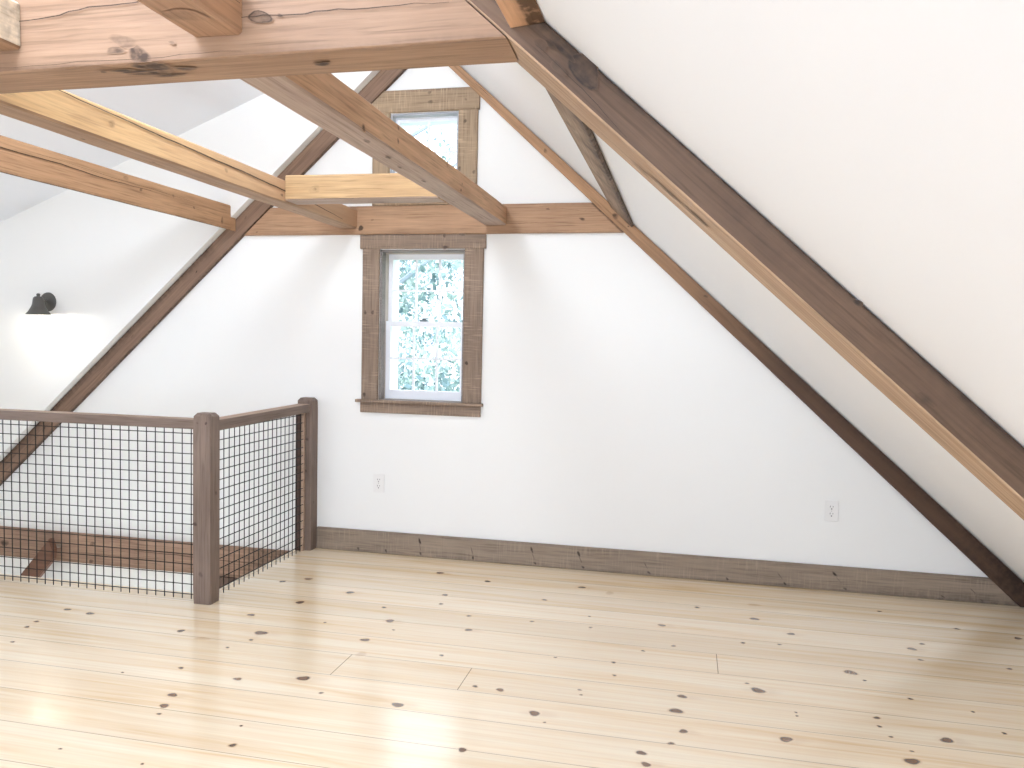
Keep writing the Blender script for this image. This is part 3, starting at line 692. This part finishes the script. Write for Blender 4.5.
def wire_panel(kind):
    bm = bmesh.new()
    if kind == 'L':
        y = -1.097; x1 = PX0-.003; k = 0
        while True:
            x = -2.395-.0508*k
            if x < XL+.01: break
            tube(bm, (x, y, .003), (x, y, .868), WR, 6); k += 1
        tube(bm, (-2.358, y, .003), (-2.358, y, .868), WR, 6)
        for j in range(17):
            z = .839-.0507*j
            if z > .01: tube(bm, (XL+.004, y-.0035, z), (x1, y-.0035, z), WR, 6)
    else:
        x = -2.297; k = 0
        while True:
            y = -1.064+.0488*k
            if y > -.12: break
            tube(bm, (x, y, .003), (x, y, .866), WR, 6); k += 1
        for j in range(17):
            z = .853-.0508*j
            if z > .01: tube(bm, (x+.0035, -1.070, z), (x+.0035, -.11, z), WR, 6)
    return rchild(finish(bm, 'wire_panel', None, [BLACKM]))
wire_panel('L'); wire_panel('R')
bm = bmesh.new(); box(bm, (-2.309, -.108, .001), (-2.290, -.0885, .866), .002)
rchild(finish(bm, 'nailer_strip', None, [m_railt]), 'paler upright wood strip')
bm = bmesh.new(); box(bm, (-2.346, -.108, .001), (-2.310, -.0885, .866), .002)
rchild(finish(bm, 'edge_strip', None, [wood('edge_strip_wood', (92, 72, 64), (70, 54, 48))]), 'dark upright strip at the end of the wire grid')

bm = bmesh.new(); box(bm, (SXE-.014, SYE, -.03), (SXE-.001, -.032, .0015)); box(bm, (XL+.002, SYE+.001, -.03), (SXE-.014, SYE+.014, .0015))
tag(finish(bm, 'trim_1', None, [wood('edge_highlight', (250, 236, 212), (236, 214, 180), rough=.3)]), kind='structure')  # pale strips added as the bright highlight along the opening's floor edge
timber('stairwell_post', 'dark post below the floor-level beam, glimpsed through the right wire panel', 'post',
       [(-2.97, -.032, -.238), (-2.80, -.032, -.238), (-2.80, 0, -.238), (-2.97, 0, -.238)], [(-2.97, -.032, -2.595), (-2.80, -.032, -2.595), (-2.80, 0, -2.595), (-2.97, 0, -2.595)],
       [wood('dark_post', (112, 90, 78), (80, 64, 56))], seg=20, seed=90)

# ------------------------------------------------------------------ outlets
def outlet(x, z, label):
    e = empty('wall_outlet', (x, 0, z), label=label, cat='outlet', group='wall outlets on the end wall')
    bm = bmesh.new(); box(bm, (-.036, -.007, -.0575), (.036, -.0005, .0575), .003)
    o = finish(bm, 'cover_plate', e, [PLATE])
    for dz in (.0195, -.0195):
        bm = bmesh.new(); lathe_pts = [(.0165*math.cos(a)*1., .0145*math.sin(a)) for a in [2*math.pi*k/20 for k in range(20)]]
        prismY(bm, [(px, dz+pz) for px, pz in lathe_pts], -.0085, -.0068)
        r = finish(bm, 'receptacle', e, [PLATE])
        bm = bmesh.new()
        box(bm, (-.0085, -.0092, dz+.001), (-.0055, -.0084, dz+.010)); box(bm, (.0055, -.0092, dz+.002), (.0085, -.0084, dz+.009))
        prismY(bm, [(.0036*math.cos(2*math.pi*k/10), dz-.0075+.0036*math.sin(2*math.pi*k/10)) for k in range(10)], -.0092, -.0084)
        finish(bm, 'slots', r, [SLOT])
    bm = bmesh.new(); prismY(bm, [(.0025*math.cos(2*math.pi*k/10), .0025*math.sin(2*math.pi*k/10)) for k in range(10)], -.0082, -.0068)
    finish(bm, 'screw', e, [STEEL])
outlet(.803, .440, 'white duplex outlet on the end wall, right of centre above the baseboard')
outlet(-1.837, .435, 'white duplex outlet on the end wall, low and below the tall window')

# ------------------------------------------------------------------ wall lamp
LX, LZ = -4.150, 1.527
lamp = empty('wall_lamp', (LX, -.09, LZ), label='small dark metal sconce glowing downward on the wall left of the rafter', cat='lamp')
bm = bmesh.new()
lathe(bm, [(0, .016), (.018, .016), (.022, .012), (.044, .011), (.053, .006), (.062, .004), (.063, 0)], 36)
bmesh.ops.rotate(bm, verts=bm.verts, cent=(0, 0, 0), matrix=Matrix.Rotation(math.pi/2, 3, 'X'))
finish(bm, 'backplate', lamp, [LAMPM], smooth=True)
SXc, SYc = .028, -.112
bm = bmesh.new(); pts = [(0, -.014, 0), (.010, -.05, .004), (.020, -.085, .012), (SXc, SYc, .010)]
for p, q in zip(pts, pts[1:]): tube(bm, p, q, .008, 12)
finish(bm, 'arm', lamp, [LAMPM], smooth=True)
bm = bmesh.new(); lathe(bm, [(.0, .050), (.009, .048), (.012, .039), (.009, .032), (.015, .028)], 20, (SXc, SYc, .0)); finish(bm, 'knob', lamp, [LAMPM], smooth=True)
bm = bmesh.new()
lathe(bm, [(0, .030), (.020, .029), (.030, .020), (.033, .004), (.036, -.022), (.044, -.042), (.060, -.070), (.074, -.086), (.073, -.088), (.058, -.073), (.042, -.045), (.033, -.022), (.030, .0), (.0, .018)], 40, (SXc, SYc, 0))
finish(bm, 'lamp_shade', lamp, [LAMPM], smooth=True)
bm = bmesh.new(); lathe(bm, [(0, -.02), (.012, -.024), (.014, -.034), (.024, -.052), (.022, -.070), (.012, -.079), (0, -.081)], 20, (SXc, SYc, 0))
finish(bm, 'bulb', lamp, [emit('bulb_glow', (1, .93, .8, 1), 30)], smooth=True)
pl = bpy.data.lights.new('lamp_light', 'POINT'); pl.energy = 5; pl.color = (1, .95, .85); pl.shadow_soft_size = .02
po = bpy.data.objects.new('lamp_light', pl); COL.objects.link(po); po.location = (LX+SXc, -.09+SYc, LZ-.084); 

# ------------------------------------------------------------------ trees outside
def tree(x, y, h, cr, label, mleaf, mtrunk, seed, nleaf):
    rnd = random.Random(seed)
    e = empty('tree', (x, y, -3), label=label, cat='tree', group='trees outside the windows')
    bm = bmesh.new(); H = h+3
    tube(bm, (0, 0, 0), (.1, 0, H*.4), .12, 10, .07); tube(bm, (.1, 0, H*.4), (-.05, .1, H*.95), .07, 8, .02)
    tips = []
    for k in range(16):
        z0 = H*rnd.uniform(.25, .85); a = rnd.uniform(0, 6.28); l = cr*rnd.uniform(.5, 1.)
        q = Vector((math.cos(a)*l, math.sin(a)*l, z0+l*.5)); tube(bm, (.08, 0, z0), q, .045, 6, .012); tips.append(q)
    finish(bm, 'trunk', e, [mtrunk])
    bm = bmesh.new()
    cl = []
    for k in range(46):
        while True:
            p = Vector((rnd.uniform(-1, 1), rnd.uniform(-1, 1), rnd.uniform(-1, 1)))
            if p.length < 1: break
        cl.append((Vector((p.x*cr, p.y*cr, H*.62+p.z*H*.36)), rnd.uniform(.25, .55)))
    for k in range(nleaf):
        c, r = rnd.choice(cl)
        p = c + Vector((rnd.gauss(0, 1), rnd.gauss(0, 1), rnd.gauss(0, .6)))*r
        s = rnd.uniform(.028, .06); d = Vector((rnd.uniform(-1, 1), rnd.uniform(-1, 1), rnd.uniform(-.6, .6))).normalized()
        u = d.orthogonal().normalized(); u.rotate(Matrix.Rotation(rnd.uniform(0, 6.28), 3, d)); w = d.cross(u)
        vs = [bm.verts.new(p-u*s), bm.verts.new(p+w*s*.5), bm.verts.new(p+u*s), bm.verts.new(p-w*s*.5)]
        bm.faces.new(vs)
    finish(bm, 'foliage', e, [mleaf], recalc=False)
mt = wood('bark', (176, 186, 200), (150, 160, 178))
tree(-3.9, 5.2, 5.6, 1.55, 'leafy tree just outside, its pale foliage filling the tall window', leaf('leaf_teal', (.13, .21, .24, 1), (.46, .57, .54, 1)), mt, 1, 10500)
tree(-6.9, 11.2, 7.0, 2.5, 'second leafy tree farther back behind the nearer one, outside the tall window', leaf('leaf_blue', (.20, .27, .38, 1), (.50, .60, .66, 1)), mt, 2, 9500)
bm = bmesh.new(); vs = [bm.verts.new(p) for p in ((-40, .6, -3), (40, .6, -3), (40, 60, -3), (-40, 60, -3))]; bm.faces.new(vs)
tag(finish(bm, 'ground_outside', None, [leaf('grass', (.12, .22, .16, 1), (.2, .32, .22, 1))]), kind='structure')

# ------------------------------------------------------------------ light
w = bpy.data.worlds.new('sky'); SC.world = w; w.use_nodes = True
bg = w.node_tree.nodes['Background']; bg.inputs[0].default_value = (.91, .96, 1, 1)
wt = w.node_tree; gtc = wt.nodes.new('ShaderNodeTexCoord'); gs = wt.nodes.new('ShaderNodeSeparateXYZ'); wt.links.new(gtc.outputs['Generated'], gs.inputs[0])
gm = wt.nodes.new('ShaderNodeMapRange'); gm.inputs['From Min'].default_value = 0; gm.inputs['From Max'].default_value = .6; gm.inputs['To Min'].default_value = 1.7; gm.inputs['To Max'].default_value = 5.6
wt.links.new(gs.outputs[2], gm.inputs['Value']); wt.links.new(gm.outputs[0], bg.inputs[1])
def area(name, loc, target, sx, sy, e, c=(1, 1, 1)):
    l = bpy.data.lights.new(name, 'AREA'); l.shape = 'RECTANGLE'; l.size = sx; l.size_y = sy; l.energy = e; l.color = c
    o = bpy.data.objects.new(name, l); COL.objects.link(o); o.location = loc
    o.rotation_euler = (Vector(target)-Vector(loc)).to_track_quat('-Z', 'Y').to_euler(); return o
area('room_fill', (-1.3, -10.7, 1.35), (-1.3, 0, 1.3), 4.2, 2.0, 190, (.84, .97, 1.2))  # unseen soft fill added behind the viewer for even light
area('dormer_side_fill', (-4.5, -4.6, 1.2), (1.5, -2.4, 1.0), 2.2, 1.3, 8, (.84, .97, 1.2))  # unseen fill added on the dormer side, no window built there
def point(name, loc, e, r, c):
    l = bpy.data.lights.new(name, 'POINT'); l.energy = e; l.color = c; l.shadow_soft_size = r
    o = bpy.data.objects.new(name, l); COL.objects.link(o); o.location = loc
point('bay_fill', (-1.45, -1.7, 2.86), 33, .18, (.88, .97, 1.08))  # added fill above the ties, brightens the gable peak and ceilings
area('floor_fill', (-.5, -5.3, 2.0), (.5, -1.5, .1), .9, .7, 40, (.84, .97, 1.18))  # unseen fill added behind the viewer to lift the right of the floor
area('floor_fill', (-1.35, -3.75, 2.75), (-1.0, -2.6, 0), 1.0, .8, 40, (.85, .97, 1.17))  # second added fill, aimed down to brighten the floor
area('dormer_side_fill', (-4.7, -2.3, 1.2), (2.0, -3.4, 1.3), 1.6, 1.2, 14, (.84, .97, 1.2))  # another added side fill, evens out the right slope in the far bay
area('stairwell_fill', (-3.4, -.6, -2.4), (-3.4, -.4, 0), .8, .5, 22, (.9, .97, 1.05))  # unseen fill added in the shaft to whiten the lower wall

# ------------------------------------------------------------------ camera
yaw, pit, rol = 2.15493442e-01, 5.37115952e-02, -2.15161529e-02
cy, sy, cp, sp = math.cos(yaw), math.sin(yaw), math.cos(pit), math.sin(pit)
fwd = Vector((-sy*cp, cy*cp, -sp)); right = Vector((cy, sy, 0)); down = fwd.cross(right)
cr, sr = math.cos(rol), math.sin(rol)
r2 = right*cr + down*sr; d2 = down*cr - right*sr
cam = bpy.data.cameras.new('camera'); cam.sensor_width = 36; cam.sensor_fit = 'HORIZONTAL'; cam.lens = 794.634*36/1024
cam.clip_start = .05; cam.clip_end = 200
co = bpy.data.objects.new('camera', cam); COL.objects.link(co)
Mc = Matrix((r2, -d2, -fwd)).transposed().to_4x4(); Mc.translation = (0, -4.6, 1.3317); co.matrix_world = Mc
SC.camera = co
SC.view_settings.view_transform = 'Standard'; SC.view_settings.look = 'None'; SC.view_settings.exposure = .08
SC.cycles.use_denoising = True
SC.cycles.max_bounces = 8; SC.cycles.diffuse_bounces = 5
